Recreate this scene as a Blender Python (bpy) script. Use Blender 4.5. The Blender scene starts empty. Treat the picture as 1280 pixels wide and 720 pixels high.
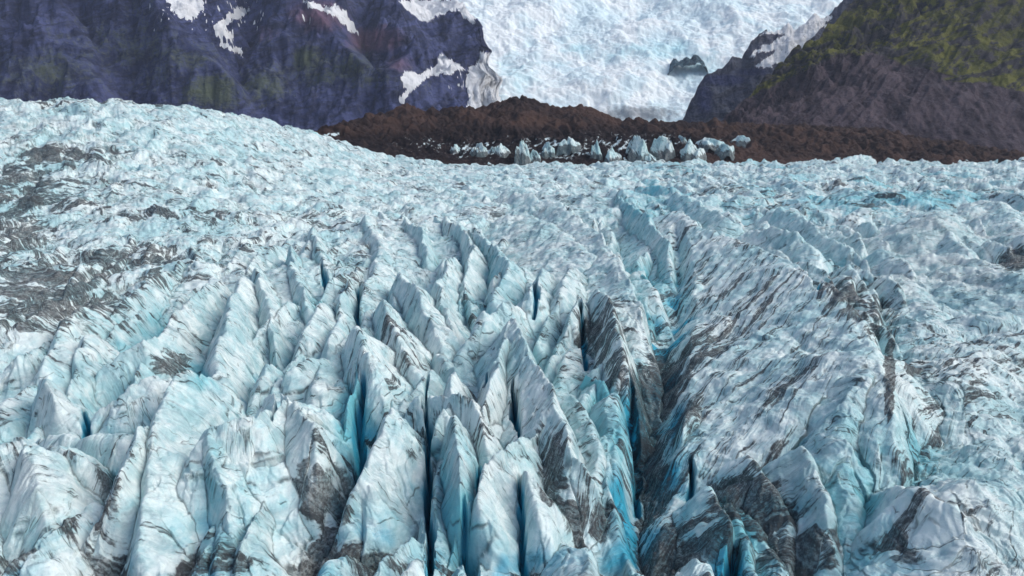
import bpy, math, numpy as np
R = math.radians
f32 = np.float32
SC = bpy.context.scene
COL = SC.collection

# ------------------------------------------------------------------ camera model
H, F = 45.0, 865.0
HZ = 150.0
P = math.atan((360 - HZ) / F)
cp, sp = math.cos(P), math.sin(P)

def ray(u, v):
    a = (u - 640) / F; b = (360 - v) / F
    return a, cp + b * sp, -sp + b * cp
def gp(u, v, z=0.0):
    """ground point seen at photo pixel (u,v) if it lies at altitude z"""
    x, y, w = ray(u, v); t = (z - H) / w
    return x * t, y * t, z
def rp(u, v, r):
    """point seen at photo pixel (u,v) at forward distance r"""
    x, y, w = ray(u, v); t = r / y
    return x * t, r, H + w * t

# ------------------------------------------------------------------ numpy noise
def _h(ix, iy, s):
    n = (ix * np.int32(374761393) + iy * np.int32(668265263) + np.int32((s * 1013904223) & 0x7fffffff)).astype(np.int32)
    n = (n ^ ((n >> 13) & np.int32(0x7ffff))) * np.int32(1274126177)
    n = n ^ ((n >> 16) & np.int32(0xffff))
    return (n & np.int32(0xffff)).astype(f32) * f32(2 * math.pi / 65536)
def gn(x, y, s=0):
    """gradient noise, about -1..1"""
    with np.errstate(over='ignore'):
        x = np.asarray(x, f32); y = np.asarray(y, f32)
        fx = np.floor(x); fy = np.floor(y)
        ix = fx.astype(np.int32); iy = fy.astype(np.int32)
        dx = x - fx; dy = y - fy
        ux = dx * dx * dx * (dx * (dx * 6 - 15) + 10); uy = dy * dy * dy * (dy * (dy * 6 - 15) + 10)
        def g(i, j):
            a = _h(ix + np.int32(i), iy + np.int32(j), s)
            return np.cos(a) * (dx - i) + np.sin(a) * (dy - j)
        a = g(0, 0); b = g(1, 0); c = g(0, 1); d = g(1, 1)
        top = a + (b - a) * ux; bot = c + (d - c) * ux
        return (top + (bot - top) * uy) * f32(1.5)
def fbm(x, y, o=4, s=0, g=0.5):
    r = 0; a = 1.0
    for k in range(o):
        r = r + gn(x * 2 ** k + 17.3 * k, y * 2 ** k - 9.1 * k, s + k) * f32(a); a *= g
    return r
def ridged(x, y, o=4, s=0, g=0.5):
    """sharp crests, 0..1"""
    r = 0; a = 1.0; t = 0
    for k in range(o):
        r = r + (1 - np.abs(gn(x * 2 ** k + 3.7 * k, y * 2 ** k + 5.1 * k, s + k)) * f32(1.6)) * f32(a); t += a; a *= g
    return r / t
def sm(a, b, x):
    t = np.clip((x - a) / (b - a), 0, 1); return t * t * (3 - 2 * t)

# ------------------------------------------------------------------ mesh building
def link(o): COL.objects.link(o); return o
def make_mesh(name, co, quads, mat, attrs=(), smooth=True):
    me = bpy.data.meshes.new(name)
    n = len(co); m = len(quads)
    me.vertices.add(n); me.vertices.foreach_set('co', np.ascontiguousarray(co, f32).ravel())
    me.loops.add(m * 4); me.loops.foreach_set('vertex_index', np.ascontiguousarray(quads, np.int32).ravel())
    me.polygons.add(m); me.polygons.foreach_set('loop_start', np.arange(0, m * 4, 4, dtype=np.int32))
    try: me.polygons.foreach_set('loop_total', np.full(m, 4, np.int32))
    except Exception: pass
    me.polygons.foreach_set('use_smooth', np.full(m, smooth, dtype=bool))
    for an, arr in attrs:
        if arr.shape[1] == 3:
            a = me.attributes.new(an, 'FLOAT_VECTOR', 'POINT'); a.data.foreach_set('vector', np.ascontiguousarray(arr, f32).ravel())
        else:
            a = me.attributes.new(an, 'FLOAT_COLOR', 'POINT'); a.data.foreach_set('color', np.ascontiguousarray(arr, f32).ravel())
    me.update(calc_edges=True)
    me.materials.append(mat)
    return link(bpy.data.objects.new(name, me))
def grid_quads(nr, nc):
    i = np.arange(nr - 1)[:, None] * nc + np.arange(nc - 1)[None, :]
    return np.stack([i, i + 1, i + nc + 1, i + nc], -1).reshape(-1, 4).astype(np.int32)
def submesh(name, co, quads, sel, mat, attrs, skirt=3.0):
    """the chosen quads as a mesh of their own, its rim carried down into the ground so the piece has thickness"""
    q = quads[sel]
    used, inv = np.unique(q, return_inverse=True)
    q = inv.reshape(-1, 4).astype(np.int32); c = co[used]; at = [(n, a[used]) for n, a in attrs]
    if skirt:
        e = np.concatenate([q[:, [0, 1]], q[:, [1, 2]], q[:, [2, 3]], q[:, [3, 0]]])
        N = len(c); key = e[:, 0].astype(np.int64) * N + e[:, 1]; rev = e[:, 1].astype(np.int64) * N + e[:, 0]
        b = e[~np.isin(key, rev)]
        bu, bi = np.unique(b, return_inverse=True); bi = bi.reshape(-1, 2)
        low = c[bu].copy(); low[:, 2] -= skirt
        q = np.concatenate([q, np.stack([b[:, 1], b[:, 0], N + bi[:, 0], N + bi[:, 1]], 1).astype(np.int32)])
        c = np.concatenate([c, low]); at = [(n, np.concatenate([a, a[bu]])) for n, a in at]
    return make_mesh(name, c, q, mat, at)
def tag(o, label=None, cat=None, group=None, kind=None):
    if label: o['label'] = label
    if cat: o['category'] = cat
    if group: o['group'] = group
    if kind: o['kind'] = kind
    return o

# ------------------------------------------------------------------ node helpers
class NT:
    def __init__(s, name):
        s.m = bpy.data.materials.new(name); s.m.use_nodes = True
        s.t = s.m.node_tree; s.t.nodes.clear()
    def n(s, typ, **k):
        x = s.t.nodes.new(typ)
        for a, b in k.items(): setattr(x, a, b)
        return x
    def l(s, a, b): s.t.links.new(a, b)
    def put(s, sock, v):
        if isinstance(v, bpy.types.NodeSocket): s.l(v, sock)
        elif v is not None: sock.default_value = v
    def math(s, op, a, b=None, c=None, clamp=False):
        x = s.n('ShaderNodeMath', operation=op, use_clamp=clamp)
        s.put(x.inputs[0], a)
        if b is not None: s.put(x.inputs[1], b)
        if c is not None: s.put(x.inputs[2], c)
        return x.outputs[0]
    def vm(s, op, a, b):
        x = s.n('ShaderNodeVectorMath', operation=op); s.put(x.inputs[0], a); s.put(x.inputs[1], b); return x.outputs[0]
    def noise(s, vec, scale=1.0, det=4.0, rough=0.55, typ='FBM', dist=0.0, lac=2.0):
        x = s.n('ShaderNodeTexNoise', noise_type=typ) if typ != 'FBM' else s.n('ShaderNodeTexNoise')
        s.l(vec, x.inputs['Vector']); x.inputs['Scale'].default_value = scale
        x.inputs['Detail'].default_value = det; x.inputs['Roughness'].default_value = rough
        x.inputs['Distortion'].default_value = dist; x.inputs['Lacunarity'].default_value = lac
        return x.outputs['Fac']
    def ramp(s, v, a, b, lo=0.0, hi=1.0):
        x = s.n('ShaderNodeMapRange', interpolation_type='SMOOTHSTEP')
        s.put(x.inputs[0], v); s.put(x.inputs[1], a); s.put(x.inputs[2], b); x.inputs[3].default_value = lo; x.inputs[4].default_value = hi
        return x.outputs[0]
    def mix(s, f, a, b):
        x = s.n('ShaderNodeMix', data_type='RGBA')
        s.put(x.inputs[0], f)
        for sock, v in ((x.inputs[6], a), (x.inputs[7], b)):
            if isinstance(v, tuple): sock.default_value = (*v, 1)
            else: s.l(v, sock)
        return x.outputs[2]
    def attr(s, name):
        return s.n('ShaderNodeAttribute', attribute_name=name)
    def sep(s, c):
        x = s.n('ShaderNodeSeparateColor'); s.l(c, x.inputs[0]); return x.outputs
    def tilt(s, v, a):
        x = s.n('ShaderNodeVectorRotate', rotation_type='Y_AXIS'); s.l(v, x.inputs['Vector']); x.inputs['Angle'].default_value = a; return x.outputs[0]
    def pos(s): return s.n('ShaderNodeTexCoord').outputs['Object']
    def out(s, col, rough=0.6, bumps=(), spec=0.4):
        b = s.n('ShaderNodeBsdfPrincipled'); s.put(b.inputs['Base Color'], col); s.put(b.inputs['Roughness'], rough)
        b.inputs['Specular IOR Level'].default_value = spec
        nrm = None
        for h, dist, st in bumps:
            x = s.n('ShaderNodeBump'); x.inputs['Distance'].default_value = dist; x.inputs['Strength'].default_value = st
            s.l(h, x.inputs['Height'])
            if nrm is not None: s.l(nrm, x.inputs['Normal'])
            nrm = x.outputs[0]
        if nrm is not None: s.l(nrm, b.inputs['Normal'])
        o = s.n('ShaderNodeOutputMaterial'); s.l(b.outputs[0], o.inputs[0])
        return s.m

def srgb(r, g, b):
    return tuple(((c / 255) / 12.92 if c <= 10 else ((c / 255 + 0.055) / 1.055) ** 2.4) for c in (r, g, b))

# ------------------------------------------------------------------ ice material
# attribute flow = (across streak m, along streak m, id); mask = (dirt, blue, cyan, coarse distance factor)
def ice_material():
    t = NT('glacier_ice')
    fl = t.attr('flow').outputs['Vector']; ma = t.attr('mask'); mk = t.sep(ma.outputs['Color']); far = ma.outputs['Alpha']
    dirt, blue, cyan = mk[0], mk[1], mk[2]
    po = t.pos()
    s1 = t.noise(t.vm('MULTIPLY', fl, (1.5, 0.13, 5.0)), 1.0, 6, 0.66, dist=0.3)        # fine streaks
    s2 = t.noise(t.vm('MULTIPLY', fl, (0.36, 0.055, 5.0)), 1.0, 6, 0.62, dist=0.5)      # broad bands
    s3 = t.noise(t.vm('MULTIPLY', fl, (5.0, 0.5, 5.0)), 1.0, 4, 0.65)
    n1 = t.noise(po, 0.05, 4, 0.6); n2 = t.noise(po, 0.35, 7, 0.66, dist=0.3); n3 = t.noise(po, 2.2, 5, 0.72)
    n4 = t.noise(po, 0.14, 5, 0.6, dist=1.2)
    c = t.mix(t.ramp(t.math('ADD', t.math('MULTIPLY', n1, 0.5), t.math('MULTIPLY', n2, 0.5)), 0.40, 0.60), (0.76, 0.85, 0.83), (0.42, 0.65, 0.67))
    c = t.mix(t.ramp(t.math('ADD', cyan, t.math('MULTIPLY', t.math('SUBTRACT', n4, 0.5), 1.5)), 0.15, 1.05), c, (0.17, 0.53, 0.60))
    c = t.mix(t.ramp(t.math('ADD', blue, t.math('MULTIPLY', t.math('SUBTRACT', s1, 0.5), 1.0)), 0.25, 1.0), c, (0.035, 0.40, 0.56))
    film = t.ramp(t.math('ADD', t.math('MULTIPLY', s1, 0.55), t.math('MULTIPLY', s3, 0.45)), 0.44, 0.66)
    film2 = t.ramp(t.math('ADD', s2, t.math('MULTIPLY', t.math('SUBTRACT', n2, 0.5), 0.6)), 0.46, 0.66)
    c = t.mix(t.math('MULTIPLY', film, 0.40), c, (0.16, 0.26, 0.30))
    c = t.mix(t.math('MULTIPLY', film2, 0.28), c, (0.15, 0.23, 0.27))
    band = t.math('ADD', t.math('ADD', t.math('MULTIPLY', s2, 0.45), t.math('MULTIPLY', s1, 0.38)), t.math('MULTIPLY', n2, 0.17))
    thr = t.math('SUBTRACT', 0.620, t.math('MULTIPLY', dirt, 0.30))
    d = t.ramp(t.math('SUBTRACT', band, thr), -0.008, 0.024)
    sp_ = t.ramp(t.math('ADD', t.math('MULTIPLY', n3, .5), t.math('MULTIPLY', s3, .5)), 0.38, 0.56)
    d = t.math('MULTIPLY', d, t.math('ADD', t.math('MULTIPLY', sp_, 0.42), 0.56))
    # hairline cracks: thin iso-lines of two warped fields
    def line(scale, w, seedv, det=3):
        x = t.noise(t.vm('ADD', t.vm('MULTIPLY', fl, scale), seedv), 1.0, det, 0.55, dist=0.6)
        return t.ramp(t.math('ABSOLUTE', t.math('SUBTRACT', x, 0.5)), 0.0, w, 1.0, 0.0)
    l1 = t.math('MULTIPLY', line((0.16, 0.05, 5.0), 0.010, (3, 9, 1)), t.ramp(n2, 0.40, 0.58))
    l2 = t.math('MULTIPLY', line((0.50, 0.13, 5.0), 0.016, (13, 2, 7)), t.ramp(n4, 0.46, 0.62))
    ln = t.math('MAXIMUM', l1, t.math('MULTIPLY', l2, 0.8))
    deb = t.ramp(t.math('ADD', dirt, t.math('ADD', t.math('MULTIPLY', t.math('SUBTRACT', n2, 0.5), 1.6), t.math('MULTIPLY', t.math('SUBTRACT', s1, 0.5), 2.0))), 0.88, 1.18)
    d = t.math('MAXIMUM', d, t.math('MULTIPLY', deb, t.math('ADD', t.math('MULTIPLY', sp_, 0.4), 0.55)))
    d = t.math('MAXIMUM', d, t.math('MULTIPLY', ln, 0.85))
    dc = t.mix(n3, (0.008, 0.009, 0.012), (0.055, 0.048, 0.052))
    c = t.mix(t.math('MULTIPLY', d, 0.94), c, dc)
    rough = t.math('ADD', t.math('MULTIPLY', d, 0.3), 0.5)
    return t.out(c, rough, ((ln, -0.5, 0.6), (s1, 0.6, 0.6), (n2, 0.6, 0.5), (n3, 0.15, 0.7), (s3, .12, .7)), 0.3)
ICE = ice_material()

# ------------------------------------------------------------------ the serac crests: photo pixel + altitude, far to near
# (key, pts, slope left, slope right, streak angle, dirt, cyan)
S = []
def fin(key, pts, sl=2.2, sr=2.2, ang=0.0, dirt=0.0, cyan=0.0): S.append((key, pts, sl, sr, ang, dirt, cyan))
#FINS#
fin('a', [(28,560,0),(38,612,-3),(58,680,-8)], 1.6, 1.6, .2)
fin('b', [(-20,545,1),(22,546,0),(45,590,-5),(85,660,-13)], 1.2, 1.8, -.3, .25)
fin('c', [(66,560,-2),(85,575,-3),(112,625,-9)], 1.6, 1.7, -.4, .2)
fin('d', [(176,535,1),(150,600,-2),(125,655,-7),(103,705,-12)], 2.0, 2.6, .8, .22)
fin('e', [(228,466,3),(206,493,2.5),(194,550,0),(188,620,-4),(186,700,-9)], 2.6, 1.25, .1, 0, .05)
fin('g', [(345,505,1),(320,527,1),(264,543,0),(277,600,-3),(285,690,-9)], 2.4, .95, .1, .02, .1)
fin('h', [(352,498,1.5),(394,526,1),(402,570,-3)], 1.6, 2.6, .2, .08)
fin('j', [(479,520,1),(472,535,.5),(455,590,-3),(430,650,-8),(405,700,-13)], 3.2, 1.35, .1)
fin('jb', [(470,578,-4),(466,640,-9),(462,700,-14)], 2.4, 1.6, .2)
fin('jc', [(453,643,-9),(440,705,-14)], 1.9, 1.9, .2, .15)
fin('k', [(450,412,2.5),(460,445,1.5),(466,478,-2),(470,515,-8)], 2.2, 1.15, -.7, .28)
fin('l', [(452,440,0),(433,515,-5),(427,570,-10)], 2.6, 3.0, .1, 0, .6)
fin('m', [(569,533,1),(573,600,-2),(566,660,-8),(556,715,-12)], 2.5, 3.0, .1, 0, .3)
fin('n', [(566,470,1),(553,510,-1),(545,550,-5)], 2.6, 2.6, .1, .1, .2)
fin('o', [(566,486,1),(590,500,0),(608,560,-4)], 1.7, 1.7, -.7, .3)
fin('p', [(642,545,0),(610,575,-1),(601,640,-5),(593,705,-11)], 2.8, 1.5, .05)
fin('q', [(662,590,-2),(668,650,-6),(674,710,-11)], 2.2, 2.2, .1, .05, .1)
fin('r', [(644,396,4),(664,440,3),(695,505,1.5),(722,565,-2),(758,628,-7)], 1.25, 2.6, -.5, .05)
fin('s', [(626,428,2),(617,470,1),(604,525,-2)], 2.3, 3.0, .0, .05)
fin('u', [(750,362,3),(768,400,2),(786,450,0),(800,500,-5)], 1.8, 2.4, -.1, .3)
fin('w', [(640,238,5),(700,255,4.5),(750,293,4),(775,330,3.5),(797,375,1.5),(822,447,-4)], .5, 2.6, .2, .05)
fin('x', [(770,245,5),(800,262,4),(832,300,2),(846,350,-3)], 1.8, 1.8, .2, .1, .3)
fin('y', [(850,262,5),(873,283,5),(927,303,5.5),(975,320,6),(1037,357,6),(1062,382,5),(1090,430,4),(1100,480,2),(1112,530,0),(1125,590,-4),(1141,640,-9)], .52, 2.6, .35, .26, 0)
fin('zc', [(938,604,-6),(905,640,-9),(895,690,-13)], .8, 1.6, .6, .5)
fin('ze', [(1108,640,-10),(1100,710,-16)], 2.2, 2.2, 0, .3)
fin('aa', [(304,350,2.5),(290,366,2.5),(274,420,1),(264,470,-3)], 2.4, 1.5, .1, .08)
fin('ab', [(264,350,2.5),(235,380,2),(205,410,1),(180,430,0),(128,462,-4)], 1.6, 2.0, .5, .08)
fin('ac', [(224,326,2),(180,355,2),(152,380,0),(124,405,-3)], 1.6, 2.0, .3, .1, .25)
fin('ad', [(112,383,1),(80,400,1),(68,445,-4)], 1.6, 1.5, .2, .08, .1)
fin('ae', [(60,385,1),(20,400,1),(-30,412,0)], 1.0, 1.2, .2, .08, .2)
fin('af', [(72,440,-1),(52,452,-1),(36,490,-6)], 1.6, 1.6, .2, .08)
fin('ag', [(20,445,-1),(-10,470,-4)], 1.6, 1.6, .2, .1)
fin('ah', [(62,478,0),(76,510,-3),(102,545,-8)], 1.5, 1.7, -.4, .15)
fin('ai', [(198,472,0),(150,490,-1),(122,520,-5)], 1.5, 1.6, .3, .08)
fin('aj', [(80,545,-5),(150,548,-4)], 1.3, 1.3, .2, .02)
fin('ba', [(322,335,2.5),(334,380,0),(345,430,-4),(350,470,-9)], 1.8, 1.9, .1, .08, .2)
fin('bb', [(362,312,3),(374,350,1),(388,392,-3)], 1.8, 1.9, .1, .08, .3)
fin('bc', [(392,288,3.5),(404,325,1),(414,350,-4)], 1.8, 2.0, .1, .1, .2)
fin('bd', [(402,382,0),(378,418,-1),(352,468,-7)], 1.7, 1.8, .2, .08)
fin('be', [(436,350,1),(425,385,-1),(416,418,-5)], 2.4, 2.2, .1, 0, .1)
fin('bf', [(456,272,4.5),(474,300,3),(470,330,2),(456,362,-1)], 1.3, 1.3, .8, .1)
fin('bg', [(505,275,4.5),(525,287,3.5),(536,318,0)], 1.7, 2.2, .1, 0, .3)
fin('bh', [(556,272,4.5),(580,286,4),(592,312,3),(582,345,0),(574,385,-5)], 2.2, 2.0, .1, .1, .1)
fin('bi', [(502,342,3),(525,370,2),(546,412,-1),(556,445,-5)], 1.6, 1.7, -.3, .1)
fin('bj', [(566,322,3),(546,350,2),(560,400,-2),(572,436,-7)], 1.8, 1.9, -.3, .05)
fin('bk', [(592,290,4.5),(616,304,4.5),(640,330,3),(618,372,-1)], 2.6, 1.2, .1, .08, .4)
fin('bl', [(630,382,2),(600,394,2),(580,430,-3),(560,478,-8)], 1.8, 1.6, .3, .08)
fin('bm', [(438,408,0),(420,440,-4),(404,485,-9)], 2.0, 2.0, .1, .1, .1)
fin('bn', [(404,442,-1),(368,455,-1),(342,495,-7)], 1.6, 1.8, .4, .15)
fin('bo', [(480,378,2.5),(492,410,1),(520,470,-4)], 1.6, 1.5, -.6, .3)
fin('ca', [(676,338,3.5),(660,366,2.5),(650,392,-2)], 1.2, 1.3, .1, .05)
fin('cb', [(714,333,3.5),(700,364,2.5),(694,385,-1)], 1.2, 1.6, .1, .05, .1)
fin('cc', [(727,372,2),(712,395,1),(706,435,-5)], 2.6, 2.6, .1, .15, .2)
fin('cd', [(806,343,-2),(814,388,-6),(820,420,-10)], 2.6, 2.6, .1, 0, .9)
fin('ce', [(752,470,-3),(765,520,-9),(795,572,-15)], 2.6, 2.4, .1, 0, .9)
fin('cf', [(812,525,-9),(804,572,-15)], 2.4, 2.2, .1, .1, .8)
fin('cg', [(862,515,-5),(842,560,-9),(820,612,-14)], 1.7, 1.4, .3, .15, .1)
fin('da', [(975,262,4.5),(1000,268,4.5),(1030,295,2),(1062,314,-1)], 1.1, 1.8, .3, .05, .4)
fin('db', [(955,284,4),(1003,296,3.5),(1020,312,1)], 1.0, 1.2, .3, .05, .3)
fin('dc', [(846,241,5.5),(880,258,5),(912,272,4)], .9, 1.1, .3, .1, .2)
fin('dd', [(1166,266,5),(1172,270,5),(1205,312,0)], 1.0, 1.0, .3, .05, .1)
# ribs and swells lying on the big faces: here the third number is the height above the ice already there
fin('+y', [(965,330,1.6),(905,400,2.2),(850,462,.4)], .45, .8, 1.2, .2)
fin('+y', [(1035,372,1.4),(985,425,2.4),(900,520,2.4),(815,615,.3)], .4, .75, 1.2, .25)
fin('+y', [(927,303,1.5),(975,320,2.5),(1037,357,3.5),(1064,384,3.5),(1092,432,3),(1102,482,2.5),(1114,532,2),(1127,592,1.5)], .8, 2.4, 1.2, .1)
fin('+y', [(1086,440,1.0),(1030,500,2.2),(940,590,2.0),(860,660,1)], .45, .8, 1.2, .3)
fin('+y', [(905,298,1.5),(868,350,2.0),(838,400,.3)], .45, .8, 1.2, .1, .2)
fin('+z', [(1078,462,1.0),(1056,492,2.6),(1057,560,3.6),(1064,640,3.2),(1075,700,2)], .8, 1.0, .1, 0, .25)
fin('+za', [(1003,562,4.2),(1022,600,4),(1036,640,3),(1044,700,2)], 1.3, 1.7, .1, .0)
fin('+zb', [(936,572,3.6),(955,605,3.4),(975,640,3),(985,700,2)], 1.3, 1.8, .1, .4)
fin('+zd', [(1113,612,2),(1153,618,4),(1190,632,4),(1214,655,3)], 1.3, 1.3, .0, .3)
fin('+0', [(1120,322,3),(1165,316,5),(1215,322,5.5),(1300,350,5)], .30, .6, .6, .05)
fin('+0', [(1130,345,2),(1165,385,3.5),(1190,440,4),(1230,520,3),(1262,600,2)], .35, .6, .8, .15)
fin('+0', [(1290,420,3),(1230,440,4),(1200,480,2)], .4, .7, .8, .2)
fin('+0', [(1180,262,5),(1168,275,6),(1145,305,1)], .5, .6, .6, .05)
fin('+0', [(1240,250,5),(1270,275,6),(1290,300,3)], .4, .6, .6, .15)
fin('+0', [(1060,235,5),(1090,250,5),(1125,262,2)], .5, .7, .6, .1, .3)
fin('+0', [(985,225,5),(1010,240,5),(1040,252,2)], .5, .7, .6, .1, .3)
fin('+0', [(905,222,4),(930,236,5),(960,250,2)], .5, .8, .6, .1, .2)
fin('+0', [(640,262,3),(690,282,3),(735,320,2)], .35, .6, .4, .08)
fin('+0', [(1290,600,3),(1230,620,4),(1215,690,2)], .6, .8, .6, .1)
#ENDFINS#

# narrow clefts: pts (u,v), depth m, half width m
CUTS = [
 ([(846,300),(850,350),(826,440),(806,520),(782,610),(770,660)], 5.5, 6),
 ([(640,492),(644,515),(651,540)], 9, .8), ([(597,565),(598,622)], 8, .6), ([(347,510),(343,552)], 8, .6),
 ([(404,345),(407,368)], 7, 1.0),
 ([(253,458),(248,500)], 9, 1.6), ([(869,540),(865,578)], 6, .7), ([(453,480),(440,560)], 8, 1.3),
 ([(579,622),(588,700)], 7, 1.2), ([(668,378),(668,405)], 8, 1.0), ([(1010,372),(1016,405)], 7, 1.3),
 ([(533,470),(535,560),(533,620),(530,715)], 10, .7),
 ([(790,470),(800,560)], 6, 1.3),
([(105,500),(103,540)], 6, .8),
 ([(724,400),(732,445)], 7, .9), ([(448,360),(450,400)], 7, .8), ([(652,590),(650,690)], 6, .6),
 ([(620,450),(606,500)], 5, .5), ([(920,640),(930,720)], 9, 1.6),
]
# dirty areas: centre u,v, radius u, radius v (photo px), strength
DIRT = [(805,520,22,90,.6),(825,470,26,60,.7),(1112,470,7,60,.9),(1095,400,12,30,.6),(1150,560,30,70,.35),(640,330,200,60,.12),(950,400,80,60,.2),(740,420,26,40,.5),(770,470,20,50,.4),(100,250,160,30,.2),(250,270,200,20,.25),(1050,250,240,20,.15),
 (60,375,130,55,.58),(30,235,80,45,.5),(120,345,150,26,.5),(20,300,60,50,.4),(170,320,110,22,.45),(200,345,60,16,.35),(60,200,90,22,.3),
 (330,300,120,16,.3),(440,180,60,15,.1),(690,580,24,60,.6),(735,650,50,40,.55),(800,590,40,60,.5),(400,610,38,80,.55),
 (430,630,24,40,.5),(215,455,34,18,.8),(85,640,25,40,.5),(660,170,120,20,.3),(760,420,40,60,.4),(700,430,30,50,.25),
 (1200,480,110,90,.3),(850,520,60,120,.25),(880,670,80,45,.38),(930,625,50,28,.85),(1000,690,60,40,.6),(1185,640,45,22,.5),(1130,690,40,40,.5),(1170,520,40,60,.35),
 (1060,370,45,35,.5),(1085,390,40,25,.5),(1270,325,30,14,.9),(870,400,70,120,.25),(1020,480,80,70,.15),(50,600,40,50,.3),
 (15,700,110,20,.4),(300,705,120,14,.4),(520,708,80,12,.35),(640,705,60,14,.3),(1190,420,60,60,.15),(1230,480,60,50,.25),
 (970,660,60,40,.5),(430,345,40,40,.35),(520,560,30,30,.3),(600,520,30,40,.3),(140,600,18,70,.35),(160,580,30,60,.2),
]
CYAN = [
 (160,620,26,70,.45),(265,600,18,70,.6),(440,520,24,60,.9),(555,620,26,80,.35),(580,660,16,40,.8),(810,260,50,24,.8),(800,350,30,60,.6),
 (1040,560,55,110,.28),(1100,540,40,90,.32),(1150,560,40,80,.3),(500,470,40,20,.1),(1000,400,30,25,.8),(1000,230,300,40,.45),(1150,255,120,30,.3),
 (390,340,80,60,.3),(200,390,90,50,.35),(600,340,40,40,.5),(780,520,40,60,.7),(110,520,60,20,.3),(920,680,30,40,.7),(1110,680,60,60,.5),(250,478,18,20,1.2),
 (870,620,90,60,.2),(1150,470,120,120,.2),(700,280,90,40,-.1),
]

# ------------------------------------------------------------------ glacier surface
NC, NR = 1500, 1750
ta = np.linspace(-1.12, 1.12, NC).astype(f32)
yy = (1.0 / np.linspace(1 / 46.0, 1 / 1150.0, NR)).astype(f32)
Y = np.repeat(yy[:, None], NC, 1); X = Y * ta[None, :]
def pix(X, Y, Z):
    """where a world point falls in the photograph (used to look up crest tables by direction)"""
    dz = Z - H; w = Y * cp - dz * sp
    return 640 + F * X / w, 360 - F * (Y * sp + dz * cp) / w
U0, V0 = pix(X, Y, np.zeros_like(X))

# gentle warp so crests wander
wx = gn(X / 14, Y / 14, 1) * 1.6 + gn(X / 5, Y / 5, 2) * .8 + gn(X / 1.9, Y / 1.9, 3) * .32
wy = gn(X / 16, Y / 16, 4) * 1.8 + gn(X / 6, Y / 6, 5) * .9 + gn(X / 2.3, Y / 2.3, 6) * .35
XW = X + wx * .75; YW = Y + wy * .75

# large form: the ice swells up to the left in the distance
az = X / Y
dome_u = np.array([-400, -150, 0, 130, 280, 340, 400, 450, 490, 560, 640, 1700])
dome_v = np.array([128, 128, 128, 127, 138, 150, 163, 178, 190, 197, 197, 197.])
uu = 640 + F * az * cp
vsk = np.interp(uu, dome_u, dome_v)
DC = 430 + 350 * sm(150, 620, uu)
zc = H - (vsk - HZ) / F * DC * 1.06
rise = np.clip((Y - 190) / (DC - 190), 0, 1)
rise = rise * rise * (2.2 - 1.2 * rise)
swell = zc * rise
over = np.clip(Y - DC, 0, None)
swell = swell - over * .25 - over * over * .0006

# far ice relief
rs_ = sm(-.35, .1, az)
fa = sm(165 + 50 * rs_, 320 + 150 * rs_, Y)
fa = np.clip((Y - 165 - 50 * rs_) / (155 + 100 * rs_), 0, 1); fa = fa * fa * (3 - 2 * fa)                                # 0 near, 1 far
rightside = sm(560, 900, uu)
r1 = ridged(XW / 26 + YW / 90, YW / 34, 4, 11)
r2 = ridged(XW / 11, YW / 15, 4, 15)
bil = np.abs(gn(XW / 17 + 3, YW / 30, 17)) + .5 * np.abs(gn(XW / 7, YW / 13, 18))
far_rel = (r1 - .62) * (3.5 + 4 * rightside) + (bil - .35) * (2.2 + 1.5 * rightside) + fbm(X / 60, Y / 60, 3, 21) * (2 + 3 * rightside)
trans = ridged(X / 40 - Y / 30, Y / 9 + X / 30, 3, 25)
far_rel = far_rel + (trans - .6) * 2.4 * (1 - rightside)
base = swell + far_rel * fa
# the right-hand ice field: broad swells nearer the camera
rx, ry, _ = gp(1250, 520, -3)
rightfield = sm(.50, .56, az)
field = -4.5 + fbm(X / 30, Y / 30, 4, 31) * 3.4 + (np.abs(fbm(XW / 24 + YW / 40, YW / 30, 2, 33)) - .3) * 4 - 6 * np.exp(-((az - .60) / .04) ** 2) * sm(150, 90, Y)
floor = -17 + 5 * sm(180, 320, Y) + swell + fbm(X / 9, Y / 9, 4, 41) * 2.0
field = field - 3.5 + 3 * sm(.62, .8, az)
near = np.where(rightfield > 0, floor * (1 - rightfield) + field * rightfield, floor)
Zb = near * (1 - fa) + base * fa
Zb = Zb.astype(f32)
Z = Zb.copy(); ID = np.zeros(Z.shape, np.int16)
wF = sm(.32, .6, az) * (1 - sm(150, 330, Y))
FT = (X * .35 + Y) * (1 - wF) + wF * (X * .5 - Y * .9) + wx * .8; FD = (X - Y * .35) * (1 - wF) + wF * (X + Y * .5)                 # streak coordinates on open ice: nearly level lines
TW = YW + .0; 
FS = FT.copy(); FQ = FD.copy(); CREST = np.full(Z.shape, 9.0, f32)
DM = np.zeros(Z.shape, f32); CM = np.zeros(Z.shape, f32)

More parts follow.
